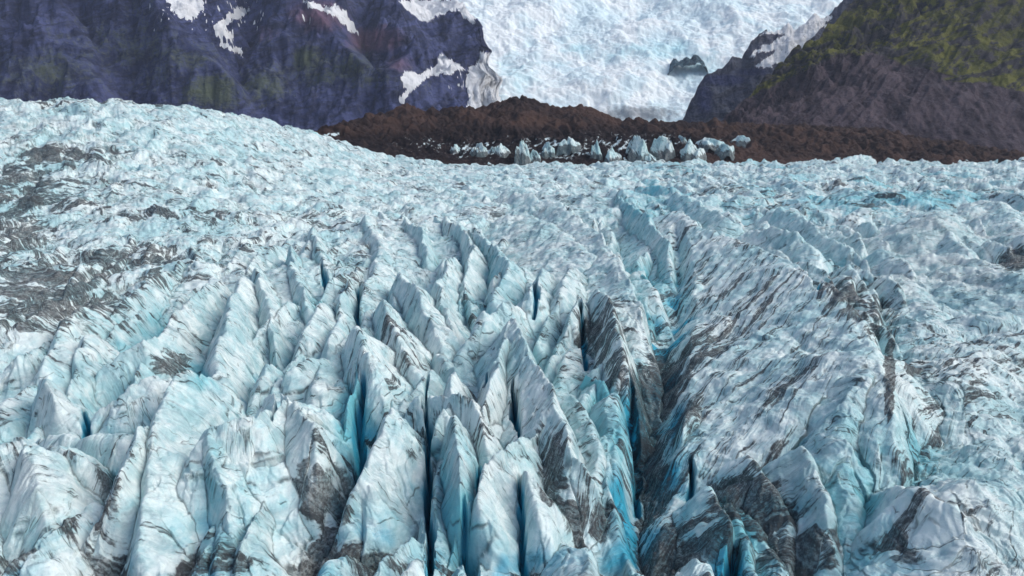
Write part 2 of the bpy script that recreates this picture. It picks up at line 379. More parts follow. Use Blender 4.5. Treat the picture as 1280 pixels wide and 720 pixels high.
BIG = np.zeros(400, bool); PROT = np.full(400, 22.0)
def raise_fin(k, P3, sl, sr, ang, dirt, cyan, rnd=.5, deep=26.0, rib=1.0, rel=False):
    zmax = max(p[2] for p in P3)
    reach = deep / min(sl, sr) + 6
    xs = [p[0] for p in P3]; ys = [p[1] for p in P3]
    y0, y1 = min(ys) - reach, max(ys) + reach
    r = np.where((yy > y0) & (yy < y1))[0]
    if len(r) == 0: return
    r0, r1_ = r[0], r[-1] + 1
    x0, x1 = min(xs) - reach, max(xs) + reach
    am = np.array([x0 / max(y0, 40), x0 / y1, x1 / max(y0, 40), x1 / y1])
    c = np.where((ta > am.min()) & (ta < am.max()))[0]
    if len(c) == 0: return
    c0, c1 = c[0], c[-1] + 1
    sl_ = (slice(r0, r1_), slice(c0, c1))
    x = XW[sl_]; y = YW[sl_]
    best = np.full(x.shape, -1e9, f32); bt = np.zeros_like(best); bd = np.zeros_like(best)
    acc = 0
    for i in range(len(P3) - 1):
        ax, ay, az_ = P3[i]; bx, by, bz = P3[i + 1]
        dx, dy = bx - ax, by - ay; L2 = dx * dx + dy * dy; L = math.sqrt(L2)
        t = np.clip(((x - ax) * dx + (y - ay) * dy) / L2, 0, 1)
        qx = x - ax - t * dx; qy = y - ay - t * dy
        d = np.sqrt(qx * qx + qy * qy)
        side = dx * (y - ay) - dy * (x - ax)        # crest runs towards the camera: side<0 lies on the photo's left
        w = np.clip(side / (L * 1.5), -1, 1) * .5 + .5
        s = sl * (1 - w) + sr * w
        # slope eases towards the crest, faces steepen lower down, ribs across the face
        h = az_ + t * (bz - az_) - (np.sqrt((s * d) ** 2 + rnd * rnd) - rnd)
        m = h > best
        best = np.where(m, h, best)
        bt = np.where(m, acc + t * L, bt); bd = np.where(m, d * np.sign(side), bd)
        acc += L
    best = best + gn(bt / 4.5 + k * 7.7, bd / 12 + 3, 50) * rib * .65 * np.clip(np.abs(bd) / 4, .25, 1) + gn(bt / 1.6 + k * 3.1, bd / 7, 51) * .16 * rib * np.clip(np.abs(bd) / 3, .2, 1)
    if rel: best = best + swell[sl_]
    best = best + (np.abs(gn(bt / 7.5 + bd / 11 + k * 1.3, bd / 9 - bt / 16 + k, 52)) - .3) * 1.9 * rib * np.clip(np.abs(bd) / 3, .3, 1)
    m = best > Z[sl_]
    Z[sl_][m] = best[m]; ID[sl_][m] = k
    ca, sa = math.cos(ang), math.sin(ang)
    CREST[sl_][m] = np.abs(bd)[m]; DM[sl_][m] = dirt; CM[sl_][m] = cyan
    if k == 0 and rnd == 1.2: return
    FS[sl_][m] = (bt * ca + np.abs(bd) * sa)[m] + k * 13.7; FQ[sl_][m] = (-bt * sa + np.abs(bd) * ca)[m]
    CREST[sl_][m] = np.abs(bd)[m]
    DM[sl_][m] = dirt; CM[sl_][m] = cyan
def swell_at(x, y):
    i = int(np.clip(np.searchsorted(yy, y), 0, NR - 1)); j = int(np.clip(np.searchsorted(ta, x / y), 0, NC - 1))
    return float(swell[i, j])
def Zat(x, y):
    i = int(np.clip(np.searchsorted(yy, y), 0, NR - 1)); j = int(np.clip(np.searchsorted(ta, x / y), 0, NC - 1))
    return float(Z[i, j])
for k, sdef in enumerate(S, 1):
    if sdef[0] == 'y': PROT[k] = 62
    BIG[k] = sdef[0] in ('y', 'w', 'r', 'ch', 'g', 'h', 'e', 'j', 'p', 'z', 'k', 'ab', 'bf', 'c1')
KID = {'0': 0}
for kk, (key, pts, sl, sr, ang, dirt, cyan) in enumerate(S, 1):
    P3 = []
    if key[0] == '+':
        key = key[1:]; k = KID.setdefault(key, kk)
        for u, v, z0 in pts:
            x, y, z = gp(u, v, 0)
            for _ in range(6): x, y, z = gp(u, v, .5 * z + .5 * (z0 + Zat(x, y)))
            P3.append((x, y, z))
        raise_fin(k, P3, sl, sr, ang, dirt, cyan, 1.2, 12.0, .6)
        continue
    k = KID.setdefault(key, kk)
    for u, v, z0 in pts:
        x, y, z = gp(u, v, z0)
        for _ in range(3): x, y, z = gp(u, v, z0 + swell_at(x, y))
        P3.append((x, y, z))
    (x0, y0, z0), (x1, y1, z1) = P3[0], P3[1]
    q = 7 / math.hypot(x0 - x1, y0 - y1)
    if key != 'y': P3.insert(0, (x0 + (x0 - x1) * q, y0 + (y0 - y1) * q, z0 - 2.2))
    if x0 / y0 < .12 and abs(sl - sr) < .55: sl, sr = sl * 1.35, sr * .75
    raise_fin(k, P3, sl, sr, ang, dirt, cyan, (.5, .8, 1.2)[k % 3], 26.0, .45 if key in ('y', 'w', 'x') else .8)
# filler crests between the named ones
rng = np.random.default_rng(7)
gy = 58.0
while gy < 430:
    sx = 7.0 + (gy - 58) * .026
    for gx in np.arange(-gy * 1.0, gy * (.56 if gy < 240 else .95), sx):
        x = gx + rng.uniform(-.45, .45) * sx; y = gy + rng.uniform(-6, 6)
        L = rng.uniform(9, 20); th = rng.normal(0, .2) + (x / gy) * .15
        if y > 300 and x / y < -.2: continue
        zt = rng.uniform(-6.5, -2.5) - 5 * sm(95, 70, y) + 3.5 * sm(110, 200, y) + 3 * gn(x / 40, y / 40, 80) + swell_at(x, y)
        a_, b_ = rng.uniform(2.0, 3.2), rng.uniform(.85, 1.6)
        if x / gy > .12: a_, b_ = b_, a_
        args = (a_, b_, rng.uniform(-.7, .7), rng.choice([0, 0, .08, .2]), rng.choice([0, 0, .1, .22]))
        dz = rng.uniform(3, 7)
        if Zat(x, y) > zt - 3.5: continue
        i0 = int(np.searchsorted(yy, y)[()]) if False else int(NR - np.searchsorted(yy[::-1], y)) if yy[0] > yy[-1] else int(np.searchsorted(yy, y)); j0 = int(np.clip(np.searchsorted(ta, x / y), 0, NC - 1)); i0 = min(max(i0, 0), NR - 1)
        if BIG[ID[i0, j0]] and CREST[i0, j0] < PROT[ID[i0, j0]]: continue
        P3 = [(x + math.sin(th) * L, y + L, zt), (x, y, zt - rng.uniform(0, 1.5)), (x - math.sin(th) * L * .6, y - L * .6, zt - dz)]
        raise_fin(0, P3, *args, rng.uniform(.5, 2.0))
    gy += 9.5
# low facets and blocks of the farther ice
for pas in (0, 1):
  gy = 215.0
  while gy < 900:
    sx = (11 + gy * .016) if pas == 0 else (26 + gy * .03)
    for gx in np.arange(-gy * .9, gy * .9, sx):
        x = gx + rng.uniform(-.5, .5) * sx; y = gy + rng.uniform(-.5, .5) * 16 * (1 + 2 * pas)
        q = float(sm(-.08, .25, x / y))
        if y < 330 and x / y > -.15: continue
        if (pas == 0 and rng.random() < q * .75) or (pas == 1 and rng.random() > q): continue
        L = rng.uniform(8, 22) * (1 + .9 * pas); th = rng.normal(.5, .6) if rng.random() < .6 else rng.normal(-.5, .5)
        zt = (rng.uniform(-1.0, 1.2) * (1 - q) + rng.uniform(-1, 3) * q) + gn(x / 70, y / 70, 83) * 2 + pas * rng.uniform(0, 5)
        P3 = [(x + math.sin(th) * L, y + math.cos(th) * L, zt - rng.uniform(0, 2)), (x, y, zt), (x - math.sin(th) * L * .5, y - math.cos(th) * L * .5, zt - rng.uniform(.5, 3.5) - 2 * pas)]
        a_, b_ = rng.uniform(.12, .4), rng.uniform(.3, .9)
        if rng.random() < .7 and pas: a_, b_ = .55 + b_ * .5, a_ + .12
        raise_fin(0, P3, a_, b_, rng.uniform(-1.2, 1.2), rng.choice([0, .05, .15]), float(rng.choice([0, .15, .45]) * q), 1.0, 7.0 + 5 * q, .4 if pas == 0 else .7, True)
    gy += (12 + gy * .02) * (1 + 1.2 * pas)

farm = (ID == 0) & (CREST < 8.9)
FS = np.where(ID == 0, FS * (1 - .72 * fa), FS); FQ = np.where(ID == 0, FQ * (1 - .5 * fa), FQ)
# on the giant ridge the streaks run down the fall line of its broad face
A_, B_ = gp(1040, 380, 5), gp(825, 610, -14)
dx, dy = B_[0] - A_[0], B_[1] - A_[1]; q = math.hypot(dx, dy); dx /= q; dy /= q
my = np.isin(ID, [KID[k_] for k_ in ('y', 'zc', 'cg')])
bend = 2.5 * gn(X / 35, Y / 35, 88)
FS = np.where(my, -dy * X + dx * Y + bend + wx * .5 + 300, FS); FQ = np.where(my, (dx * X + dy * Y) * .5, FQ)
# clefts
BL = np.zeros(Z.shape, f32); ZL = Z.copy()
for pts, dep, hw in CUTS:
    P2 = [gp(u, v, -4)[:2] for u, v in pts]
    xs = [p[0] for p in P2]; ys = [p[1] for p in P2]
    r = np.where((yy > min(ys) - 6) & (yy < max(ys) + 6))[0]; r = slice(r[0], r[-1] + 1)
    x = X[r] + wx[r] * .55 + gn(X[r] / 1.3, Y[r] / 2.2, 77) * .35; y = Y[r]
    dm = np.full(x.shape, 99, f32)
    for i in range(len(P2) - 1):
        ax, ay = P2[i]; dx, dy = P2[i + 1][0] - ax, P2[i + 1][1] - ay
        t = ((x - ax) * dx + (y - ay) * dy) / (dx * dx + dy * dy); tc = np.clip(t, 0, 1)
        tap = .35 + .65 * np.sin(np.clip((i + tc) / (len(P2) - 1), .0, 1) * math.pi)
        dm = np.minimum(dm, np.hypot(x - ax - tc * dx, y - ay - tc * dy) / tap)
    g = np.clip(1 - dm / (hw * 1.1), 0, 1) ** .9
    Z[r] -= (dep * .75 * g).astype(f32); BL[r] += (g * 1.0 + np.exp(-(dm / (hw * 1.8)) ** 2) * .4) * (.35 if hw > 3 else 1)

# fine relief everywhere
S3 = gn(FS / .9, FQ / 6, 61) * .09 + gn(FS / 2.6, FQ / 11, 62) * .35
Z += (S3 * (1 - .3 * fa)).astype(f32)
Z += ((np.abs(fbm(X / 5 + wy * .5, Y / 6 + wx * .5, 4, 64)) - .3) * (.4 + .35 * fa) * np.where(my, .45, 1) + fbm(X / 1.5, Y / 1.5, 2, 66) * .16).astype(f32)
def ledge(n):
    f_ = np.floor(n); return f_ + sm(.38, .62, n - f_)
Z += (ledge(gn(X / 3.4 + wx * .3, Y / 3.8 + wy * .3, 201) * 3.2) * .2 * (1 - .6 * fa) + ledge(gn(X / 9 + wx * .3, Y / 12, 203) * 3.2) * (.5 + .35 * fa) * np.where(my, .35, 1)).astype(f32)
# chunky blocks along the near rim and where debris lies
lows = sm(-9.5, -15, ZL) * (1 - fa)
Z += (np.abs(gn(X / 1.3, Y / 1.3, 67)) * 1.3 + np.abs(gn(X / .6, Y / .6, 68)) * .5).astype(f32) * lows

# masks
U1, V1 = pix(X, Y, Z)
dirtm = DM + 0
for u, v, ru, rv, a in DIRT:
    dirtm = np.maximum(dirtm, a * np.exp(-(((U1 - u) / ru) ** 2 + ((V1 - v) / rv) ** 2)) + DM * .5)
cy = CM + 0
for u, v, ru, rv, a in CYAN:
    cy = cy + .7 * a * np.exp(-(((U1 - u) / ru) ** 2 + ((V1 - v) / rv) ** 2))
dirtm = dirtm + lows * .5 + .12 * sm(1.2, .2, CREST) * (gn(X / 6, Y / 6, 71) > 0.1)
openice = (ID == 0) & (CREST > 8.9)
dirtm = dirtm + np.where(ID == 0, .16 + .16 * gn(X / 40, Y / 40, 72), 0) * fa
cy = cy - .12 + .45 * sm(-1, -8, Z) * (1 - fa) * (1 - lows)
BL = np.clip(BL + .8 * sm(-5, -11, Z) * (1 - lows) * sm(-.05, .5, gn(X / 7, Y / 9, 73)) * (1 - fa), 0, 1.6)

co = np.stack([X, Y, Z], -1).reshape(-1, 3)
flow = np.stack([FS, FQ, ID.astype(f32) * 3.3], -1).reshape(-1, 3)
mask = np.stack([dirtm, BL, cy, fa], -1).reshape(-1, 4)
quads = grid_quads(NR, NC)
fid = ID.reshape(-1)[quads[:, 0]]

LABELS = {}
LABELS = {
 'e': 'broad smooth white wedge of ice, widest of the seracs at the lower left',
 'g': 'pale slab with a blue shaded left wall, next right of the broad white wedge',
 'h': 'short white slab overlapping the right shoulder of the blue walled slab',
 'd': 'grey striped narrow fin leaning on the left side of the broad white wedge',
 'j': 'white spearhead shaped serac just left of the long straight black crack',
 'k': 'dark streaked slab standing directly behind the white spearhead serac',
 'l': 'thin turquoise splinter on the left flank of the slab behind the spearhead',
 'm': 'turquoise blade of ice just right of the long straight black crack',
 'n': 'small slanted ice sliver at the top of the long straight black crack',
 'o': 'grey striped block right behind the turquoise blade at the black crack',
 'p': 'white slab at the bottom centre, right of the turquoise blade, split by a cleft',
 'q': 'low pale fin tucked against the right side of the split white slab',
 'r': 'longest smooth pale slab in the centre, running down beside the dark debris',
 's': 'narrow blade pressed against the left flank of the longest smooth slab',
 'u': 'dark streaked rounded fin inside the bend of the long winding crest',
 'w': 'long winding crest forming the left bank of the wide central crevasse',
 'y': 'giant ridge with a broad streaked face, largest serac, right of the wide crevasse',
 'z': 'smooth white rib of ice running down the front of the giant ridge',
 'za': 'clean pale pyramid at the foot of the giant ridge',
 'zb': 'small dirty peak beside the clean pale pyramid at the giant ridge foot',
 'zd': 'serac capped with dark rubble, right of the giant ridge at the bottom',
 'a': 'bright dome shaped serac near the bottom left corner',
 'b': 'dark streaked serac cut off by the left edge, above the bright dome',
 'aj': 'low flat ice shelf behind the bright dome at the left',
 'ai': 'rounded pale shoulder of ice left of the top of the broad white wedge',
 'ah': 'pale wedge with a dark streak down its right side, behind the low flat shelf',
 'af': 'small pale block behind the wedge with the dark streak, at the left',
 'ad': 'blunt ridge end just below the dirty ice field, second from the left edge',
 'ae': 'dirty broad hump at the left edge just below the dirty ice field',
 'ac': 'turquoise tinted ridge rising diagonally along the dirty ice field',
 'ab': 'long diagonal pale ridge sloping down left, below the turquoise tinted ridge',
 'aa': 'tall slender bright fin touching the right side of the long diagonal ridge',
 'ba': 'thin bent fin right of the tall slender bright fin',
 'bb': 'blue tinted pointed fin in the middle distance, right of the thin bent fin',
 'bc': 'small far fin with a dark cleft behind the blue tinted pointed fin',
 'bd': 'short pale fin in front of the blue tinted pointed fin',
 'be': 'small bright blade right of the short pale fin, in front of the tall folded crest',
 'bf': 'tall folded crest with horizontal grey bands in the middle distance',
 'bn': 'rounded pale lump left of the dark streaked slab behind the spearhead',
 'bm': 'small pale spur touching the left edge of the dark streaked slab',
 'bo': 'striped fin leaning on the right side of the slab behind the spearhead',
 'bi': 'smooth pale fin behind the striped leaning fin in the centre',
 'bj': 'narrow pale fin between the smooth centre fin and the far blue crested wall',
 'bh': 'thin crooked far crest left of the blue tinted wall',
 'bk': 'blue tinted steep wall of ice behind the centre fins',
 'bl': 'pale saddle shaped serac directly behind the longest smooth slab',
 'ca': 'white rounded block right of the blue tinted steep wall',
 'cb': 'bright rounded block between the white rounded block and the winding crest',
 'cc': 'thin spire standing in front of the bright rounded block',
 'da': 'low triangular ice blade on the glacier beyond the giant ridge',
 'dc': 'long low crest just beyond the far end of the giant ridge',
}

keep = {k: key for key, k in KID.items() if key in LABELS}
AT = [('flow', flow), ('mask', mask)]
def biggest(k):
    """faces of id k outside its largest connected piece go back to the glacier"""
    ix = np.where(fid == k)[0]
    if len(ix) == 0: return
    r_, c_ = ix // (NC - 1), ix % (NC - 1)
    M = np.zeros((np.ptp(r_) + 3, np.ptp(c_) + 3), np.int64); rr, cc = r_ - r_.min() + 1, c_ - c_.min() + 1
    M[rr, cc] = np.arange(1, len(ix) + 1); on = M > 0
    while True:
        B = M.copy()
        for ax in (0, 1):
            for d in (1, -1): B = np.maximum(B, np.roll(B, d, ax) * on)
        if (B == M).all(): break
        M = B
    lab = M[rr, cc]; u_, n_ = np.unique(lab, return_counts=True)
    fid[ix[lab != u_[n_.argmax()]]] = 0
for k in keep: biggest(k)
vs = np.isin(fid, list(keep))
tag(submesh('glacier', co, quads, ~vs, ICE, AT, 3.0), 'crevassed pale blue and white glacier ice streaked with grey dirt, filling the valley', None, None, 'structure')
for k, key in keep.items():
    sel = fid == k
    if sel.sum() < 50: continue
    o = submesh('ice_serac', co, quads, sel, ICE, AT, 3.0)
    tag(o, LABELS[key], 'serac', 'ice seracs standing out of the glacier')

#FAR#
# ------------------------------------------------------------------ far ground: lofted slopes
def noise_poly(U, V, poly, amp=3.0, seed=0, scale=9.0):
    """1 inside a polygon given in photo pixels, with a broken edge"""
    u = U + gn(U / scale, V / scale, seed) * amp + gn(U / scale * 3, V / scale * 3, seed + 1) * amp * .5
    v = V + gn(U / scale, V / scale, seed + 2) * amp + gn(U / scale * 3, V / scale * 3, seed + 3) * amp * .5
    ins = np.zeros(U.shape, bool); n = len(poly)
    for i in range(n):
        x0, y0 = poly[i]; x1, y1 = poly[(i + 1) % n]
        if y0 == y1: continue
        c = ((y0 > v) != (y1 > v)) & (u < (x1 - x0) * (v - y0) / (y1 - y0) + x0)
        ins ^= c
    return ins
def loft(us, base, crest, nc, nr, s_end=1.35, prof=1.0):
    """rows from the foot of a slope to its crest and a little down the far side; base, crest: tables (u, v, distance)"""
    u = np.linspace(us[0], us[1], nc)
    b = np.array(base, float); c = np.array(crest, float)
    bv, br = np.interp(u, b[:, 0], b[:, 1]), np.interp(u, b[:, 0], b[:, 2])
    cv, cr = np.interp(u, c[:, 0], c[:, 1]), np.interp(u, c[:, 0], c[:, 2])
    bx, by, bz = rp(u, bv, br); cx, cy_, cz = rp(u, cv, cr)
    s = np.linspace(0, s_end, nr)[:, None]
    k = np.minimum(s, 1.0); back = np.clip(s - 1, 0, None)
    x = bx + (cx - bx) * s; y = by + (cy_ - by) * s
    z = bz + (cz - bz) * (k ** prof) - back * (cz - bz) * 1.2
    return x, y, z, s * np.ones_like(x)
def surf(name, x, y, z, mat, mk, label, kind='structure', cat=None, step=None):
    nr, nc = x.shape
    o = make_mesh(name, np.stack([x, y, z], -1).reshape(-1, 3), grid_quads(nr, nc), mat, [('mask', mk.reshape(-1, 4))])
    return tag(o, label, cat, None, kind)

def rock_material(name, c0, c1, green, snow=(0.90, 0.92, 0.94), sc=0.02, spec=.2, third=(0.10, 0.06, 0.10), bump=9.0):
    t = NT(name); mk = t.sep(t.attr('mask').outputs['Color']); po = t.pos()
    n1 = t.noise(po, sc, 8, 0.68, dist=.6); n2 = t.noise(po, sc * 5, 7, 0.7); 
    st = t.noise(t.vm('MULTIPLY', t.tilt(po, .25), (.35, .35, 1.4)), sc * 2.2, 6, 0.65, dist=1.2)      # rock beds
    c = t.mix(t.ramp(n1, .42, .58), c0, c1)
    c = t.mix(t.ramp(st, .45, .62), c, t.mix(.55, c, (0.008, 0.008, 0.014)))
    c = t.mix(t.math('MULTIPLY', t.ramp(t.math('ADD', mk[2], t.math('SUBTRACT', n1, .5)), .35, .8), 1.0), c, third)
    c = t.mix(t.ramp(t.math('ADD', mk[1], t.math('ADD', t.math('MULTIPLY', t.math('SUBTRACT', n1, .5), 1.6), t.math('MULTIPLY', t.math('SUBTRACT', n2, .5), 1.6))), .3, .95, 0, .85), c, green)
    c = t.mix(t.ramp(n2, .48, .72, 0, .55), c, t.mix(.5, c, (0.15, 0.15, 0.17)))
    c = t.mix(t.ramp(t.math('ADD', mk[0], t.math('MULTIPLY', t.math('SUBTRACT', n2, .5), .9)), .42, .56), c, snow)
    return t.out(c, .85, ((n1, bump * 2, .8), (n2, bump * .6, .9), (st, bump * .5, .6)), spec)

def slope_noise(x, y, z, s, amp, sc, seed, env=None):
    e = np.sin(np.clip(s, 0, 1) * math.pi) ** .5 if env is None else env
    e = e + .35 * sm(.75, 1, s)
    return amp * e * (ridged(x / sc, y / sc, 6, seed, .52) - .62) * 2

# --- left mountain
MR = rock_material('dark_basalt', (0.028, 0.038, 0.105), (0.080, 0.098, 0.225), (0.095, 0.12, 0.065), third=(0.15, 0.09, 0.14))
x, y, z, s = loft((-260, 640), [(-260, 190, 1500), (300, 190, 1500), (500, 190, 1500), (640, 190, 1550)],
   [(-260, -230, 2400), (100, -200, 2500), (300, -160, 2500), (440, -90, 2450), (505, -30, 2350), (540, -4, 2250), (575, 6, 2150), (594, 26, 2080), (602, 44, 2000), (607, 62, 1950), (612, 84, 1880), (620, 108, 1800), (630, 140, 1700), (640, 185, 1640)], 620, 420, 1.3)
uu2 = np.linspace(-260, 640, 620)[None, :]
gul = np.abs(np.sin((uu2 + 20 * gn(uu2 / 90, s * 2, 5) - s * 40) / 46)) ** .7
z = z + slope_noise(x, y, z, s, 95, 330, 101) + slope_noise(x, y, z, s, 30, 90, 103) + (gul - .6) * 45 * np.sin(np.clip(s, 0, 1) * math.pi)
UB, VB = pix(x, y, z)
for pl, amp, wd in (([(330,-120),(385,-20),(388,60),(430,108),(505,150)], 120, 34), ([(120,-120),(160,-10),(235,90),(300,128)], 90, 36), ([(470,-60),(492,20),(520,75),(500,130)], 60, 22),
                    ([(-60,-120),(30,0),(60,80),(120,140)], 90, 45), ([(300,-60),(312,20),(296,80),(330,150)], -70, 22), ([(440,-60),(450,40),(480,110)], -30, 14), ([(60,-100),(110,20),(160,130)], -60, 24)):
    dm = np.full(x.shape, 1e9)
    for (ax, ay), (bx, by) in zip(pl, pl[1:]):
        dx, dy = bx - ax, by - ay
        t = np.clip(((UB - ax) * dx + (VB - ay) * dy) / (dx * dx + dy * dy), 0, 1)
        dm = np.minimum(dm, np.hypot(UB - ax - t * dx, VB - ay - t * dy))
    z = z + amp * np.clip(1 - dm / wd / 1.6, 0, 1) ** 1.3 * np.sin(np.clip(s, 0, 1) * math.pi) ** .6
x = x + gn(z / 40, y / 60, 91) * 22 * sm(560, 600, uu2) + gn(z / 12, y / 30, 92) * 4 * sm(560, 600, uu2)
U2, V2 = pix(x, y, z)
snow = np.zeros(x.shape); 
SNOW_POLYS = {
 'long': [(378,0),(396,4),(408,10),(422,6),(434,16),(448,44),(438,40),(428,28),(414,18),(402,12),(390,10),(380,4)],
 'fork': [(268,34),(292,12),(298,8),(312,12),(305,20),(288,28),(280,36),(296,42),(290,50),(272,46),(266,40)],
 'low': [(270,52),(284,56),(300,62),(304,70),(294,66),(276,58)],
 'spot': [(374,18),(386,22),(392,28),(382,26)],
 'wedge': [(498,128),(508,112),(500,96),(508,88),(522,92),(545,82),(550,64),(562,74),(584,86),(560,92),(534,96),(524,106),(512,118),(504,130)],
 'edge': [(588,84),(640,84),(640,145),(582,145),(586,120),(582,104)],
 'top': [(498,0),(560,0),(600,-10),(604,18),(590,30),(570,12),(552,18),(535,28),(522,22),(510,14)],
}
for i, (kk, p) in enumerate(SNOW_POLYS.items()):
    snow = np.maximum(snow, noise_poly(U2, V2, p, 3.0, 200 + i * 5))
snow = np.maximum(snow, ((U2 > 597 + 6 * gn(V2 / 12, V2 / 30, 93)) & (V2 > 66)) * 1.0)
snow = np.maximum(snow, ((V2 > 84 + 8 * gn(U2 / 9, V2 / 9, 94)) & (U2 > 586)) * 1.0)
snow = np.maximum(snow, noise_poly(U2, V2, [(202,-10),(250,-10),(256,6),(244,22),(232,26),(214,12)], 5, 240) * .9)
snow = np.maximum(snow, ((V2 < 40) & (V2 > -60) & (U2 > 180) & (U2 < 330) & (ridged(U2 / 16, V2 / 9, 3, 260) > .86)) * .9)
snow = np.maximum(snow, ((U2 > 560) & (V2 > 90) & (V2 < 115) & (ridged(U2 / 9, V2 / 9, 3, 262) > .8)) * .8)
def blob(U, V, L):
    r = np.zeros(U.shape)
    for u, v, ru, rv, a in L: r = np.maximum(r, a * np.exp(-(((U - u) / ru) ** 2 + ((V - v) / rv) ** 2)))
    return r
gr = 1.25 * blob(U2, V2, [(60,90,90,40,.5),(180,30,60,40,.35),(520,100,40,20,.35),(330,105,50,34,.55),(160,60,120,60,.4),(440,85,55,30,.55),(60,110,80,30,.4),(230,70,60,30,.5),(265,115,42,28,.8),(385,75,28,22,.75),(400,95,60,20,.5),(200,90,60,40,.4),(90,60,60,50,.3),(350,60,40,30,.3),(470,100,40,20,.3),(530,60,20,30,.15),(130,20,60,20,.2),(290,80,50,30,.3)])
pu = blob(U2, V2, [(400,20,50,30,.8),(470,50,45,22,.9),(500,80,30,20,.6),(330,40,40,20,.5),(40,60,60,60,.2),(530,40,30,30,.3)])
surf('mountain', x, y, z, MR, np.stack([snow, gr, pu, s], -1), 'steep dark blue mountainside with gullies, green slopes and snow streaks, behind the ice on the left')

# --- icefall
def icefall_material():
    t = NT('icefall_ice'); mk = t.sep(t.attr('mask').outputs['Color']); po = t.pos()
    n1 = t.noise(po, .006, 6, .62, dist=.6); n2 = t.noise(t.vm('MULTIPLY', po, (1, .5, 1)), .05, 7, .72); n3 = t.noise(po, .012, 5, .6)
    c = t.mix(t.ramp(n1, .4, .62), (0.88, 0.94, 0.95), (0.70, 0.86, 0.91))
    c = t.mix(t.ramp(t.math('ADD', n2, t.math('MULTIPLY', mk[2], .3)), .52, .82, 0, .75), c, (0.36, 0.52, 0.60))
    c = t.mix(t.ramp(t.math('ADD', mk[0], t.math('MULTIPLY', t.math('SUBTRACT', n2, .5), 1.6)), .3, .9, 0, .8), c, (0.22, 0.24, 0.26))
    c = t.mix(t.ramp(t.math('ADD', mk[1], t.math('MULTIPLY', t.math('SUBTRACT', n3, .5), 1.4)), .15, .9, 0, .8), c, (0.42, 0.76, 0.84))
    return t.out(c, .6, ((n2, 5, .6), (n1, 10, .3)), .3)
IF = icefall_material()
x, y, z, s = loft((430, 1230), [(430, 190, 1900), (1230, 190, 1900)], [(430, -120, 3300), (800, -110, 3500), (1230, -120, 3400)], 760, 560, 1.15)
z = z + (np.abs(fbm(x / 90 + y / 200, y / 60, 4, 321)) - .3) * 11 + (ridged(x / 70, y / 45, 5, 301, .6) - .6) * 10 + fbm(x / 300, y / 300, 4, 305) * 34 + (ridged(x / 22, y / 16, 3, 309) - .6) * 5
U3, V3 = pix(x, y, z); OY = y * np.ones_like(z)
dd = blob(U3, V3, [(800,142,60,12,1.0),(760,150,50,10,.8),(756,105,5,12,.6),(850,120,30,14,.3),(640,20,200,30,.22),(900,10,120,20,.2)])
cc = blob(U3, V3, [(790,64,130,18,.6),(870,80,40,20,.6),(640,90,60,30,.4),(960,40,60,25,.4),(600,60,40,40,.2),(960,40,40,20,.3),(700,70,80,20,.3)])
surf('icefall', x, y, z, IF, np.stack([dd, cc, s * 0, s], -1), 'broad white and pale blue icefall pouring down between the dark mountains')

# rock outcrop standing out of the icefall
def outcrop(u0, u1, vc, hv, r, name, label, seed, mat, snowy=0.0):
    ii = np.argmin((U3 - (u0 + u1) / 2) ** 2 + (V3 - vc - hv) ** 2); r = float(OY.ravel()[ii]) - 55
    nc, nr = 90, 60
    a = np.linspace(-1, 1, nc)[None, :]; b = np.linspace(0, 1.6, nr)[:, None]
    cx, cy_, cz = rp((u0 + u1) / 2, vc + hv, r)
    wv = (u1 - u0) / 2 / F * r; ht = hv * 2 / F * r
    top = np.clip(1 - np.abs(a) ** 3, 0, 1) * (0.75 + .35 * gn(a * 2.3 + seed, a * 0 + .5, seed))
    x = cx + a * wv + b * 0; y = cy_ + b * ht * 1.3
    z = cz - 40 + 55 * top + 1.3 * ht * top * (1.45 * np.minimum(b, 1) ** .6 - np.clip(b - 1, 0, 1) * .5)
    z = z + gn(x / 14, y / 14 + z / 14, seed + 1) * 7 + gn(x / 5, z / 5, seed + 2) * 2.5
    x = x + z * 0; y = y + z * 0
    mk = np.stack([np.full(x.shape, snowy), x * 0, x * 0, x * 0], -1)
    return surf(name, x, y, z, mat, mk, label, 'thing', 'rock outcrop')
BR = rock_material('blue_grey_rock', (0.06, 0.13, 0.17), (0.10, 0.19, 0.23), (0.05, 0.06, 0.04), sc=.03)
outcrop(836, 888, 75, 4, 2310, 'rock_outcrop', 'small dark blue-grey rock outcrop surrounded by the white icefall', 7, BR)

# --- spur between the icefall and the right hillside
SR = rock_material('spur_rock', (0.045, 0.055, 0.10), (0.10, 0.11, 0.15), (0.06, 0.075, 0.06), third=(0.02, 0.03, 0.10))
x, y, z, s = loft((838, 1180), [(838, 185, 1500), (1180, 185, 1450)],
   [(838, 175, 1560), (856, 150, 1640), (862, 128, 1680), (872, 108, 1700), (892, 88, 1720), (905, 82, 1730), (925, 70, 1750), (945, 50, 1780), (965, 36, 1800), (990, 26, 1820), (1030, 18, 1850), (1080, -20, 1900), (1180, -60, 1950)], 420, 300, 1.35)
us4 = np.linspace(838, 1180, 420)[None, :]
z = z + (fbm(us4 / 22, us4 * 0 + 1.5, 4, 431) * 16) * sm(.5, 1, s) + slope_noise(x, y, z, s, 26, 110, 401) + slope_noise(x, y, z, s, 9, 34, 404)
U4, V4 = pix(x, y, z)
sn = noise_poly(U4, V4, [(950,44),(975,24),(1030,14),(1040,22),(1022,40),(1004,58),(985,80),(960,84),(940,82),(958,74),(972,62),(950,66),(936,74),(946,60),(968,52),(980,42)], 4, 410, 7)
sn = sn & (ridged(U4 / 30 + V4 / 30, V4 / 9 - U4 / 60, 3, 415) < .93)
gr = blob(U4, V4, [(930,125,30,20,.3),(900,140,30,12,.3)])
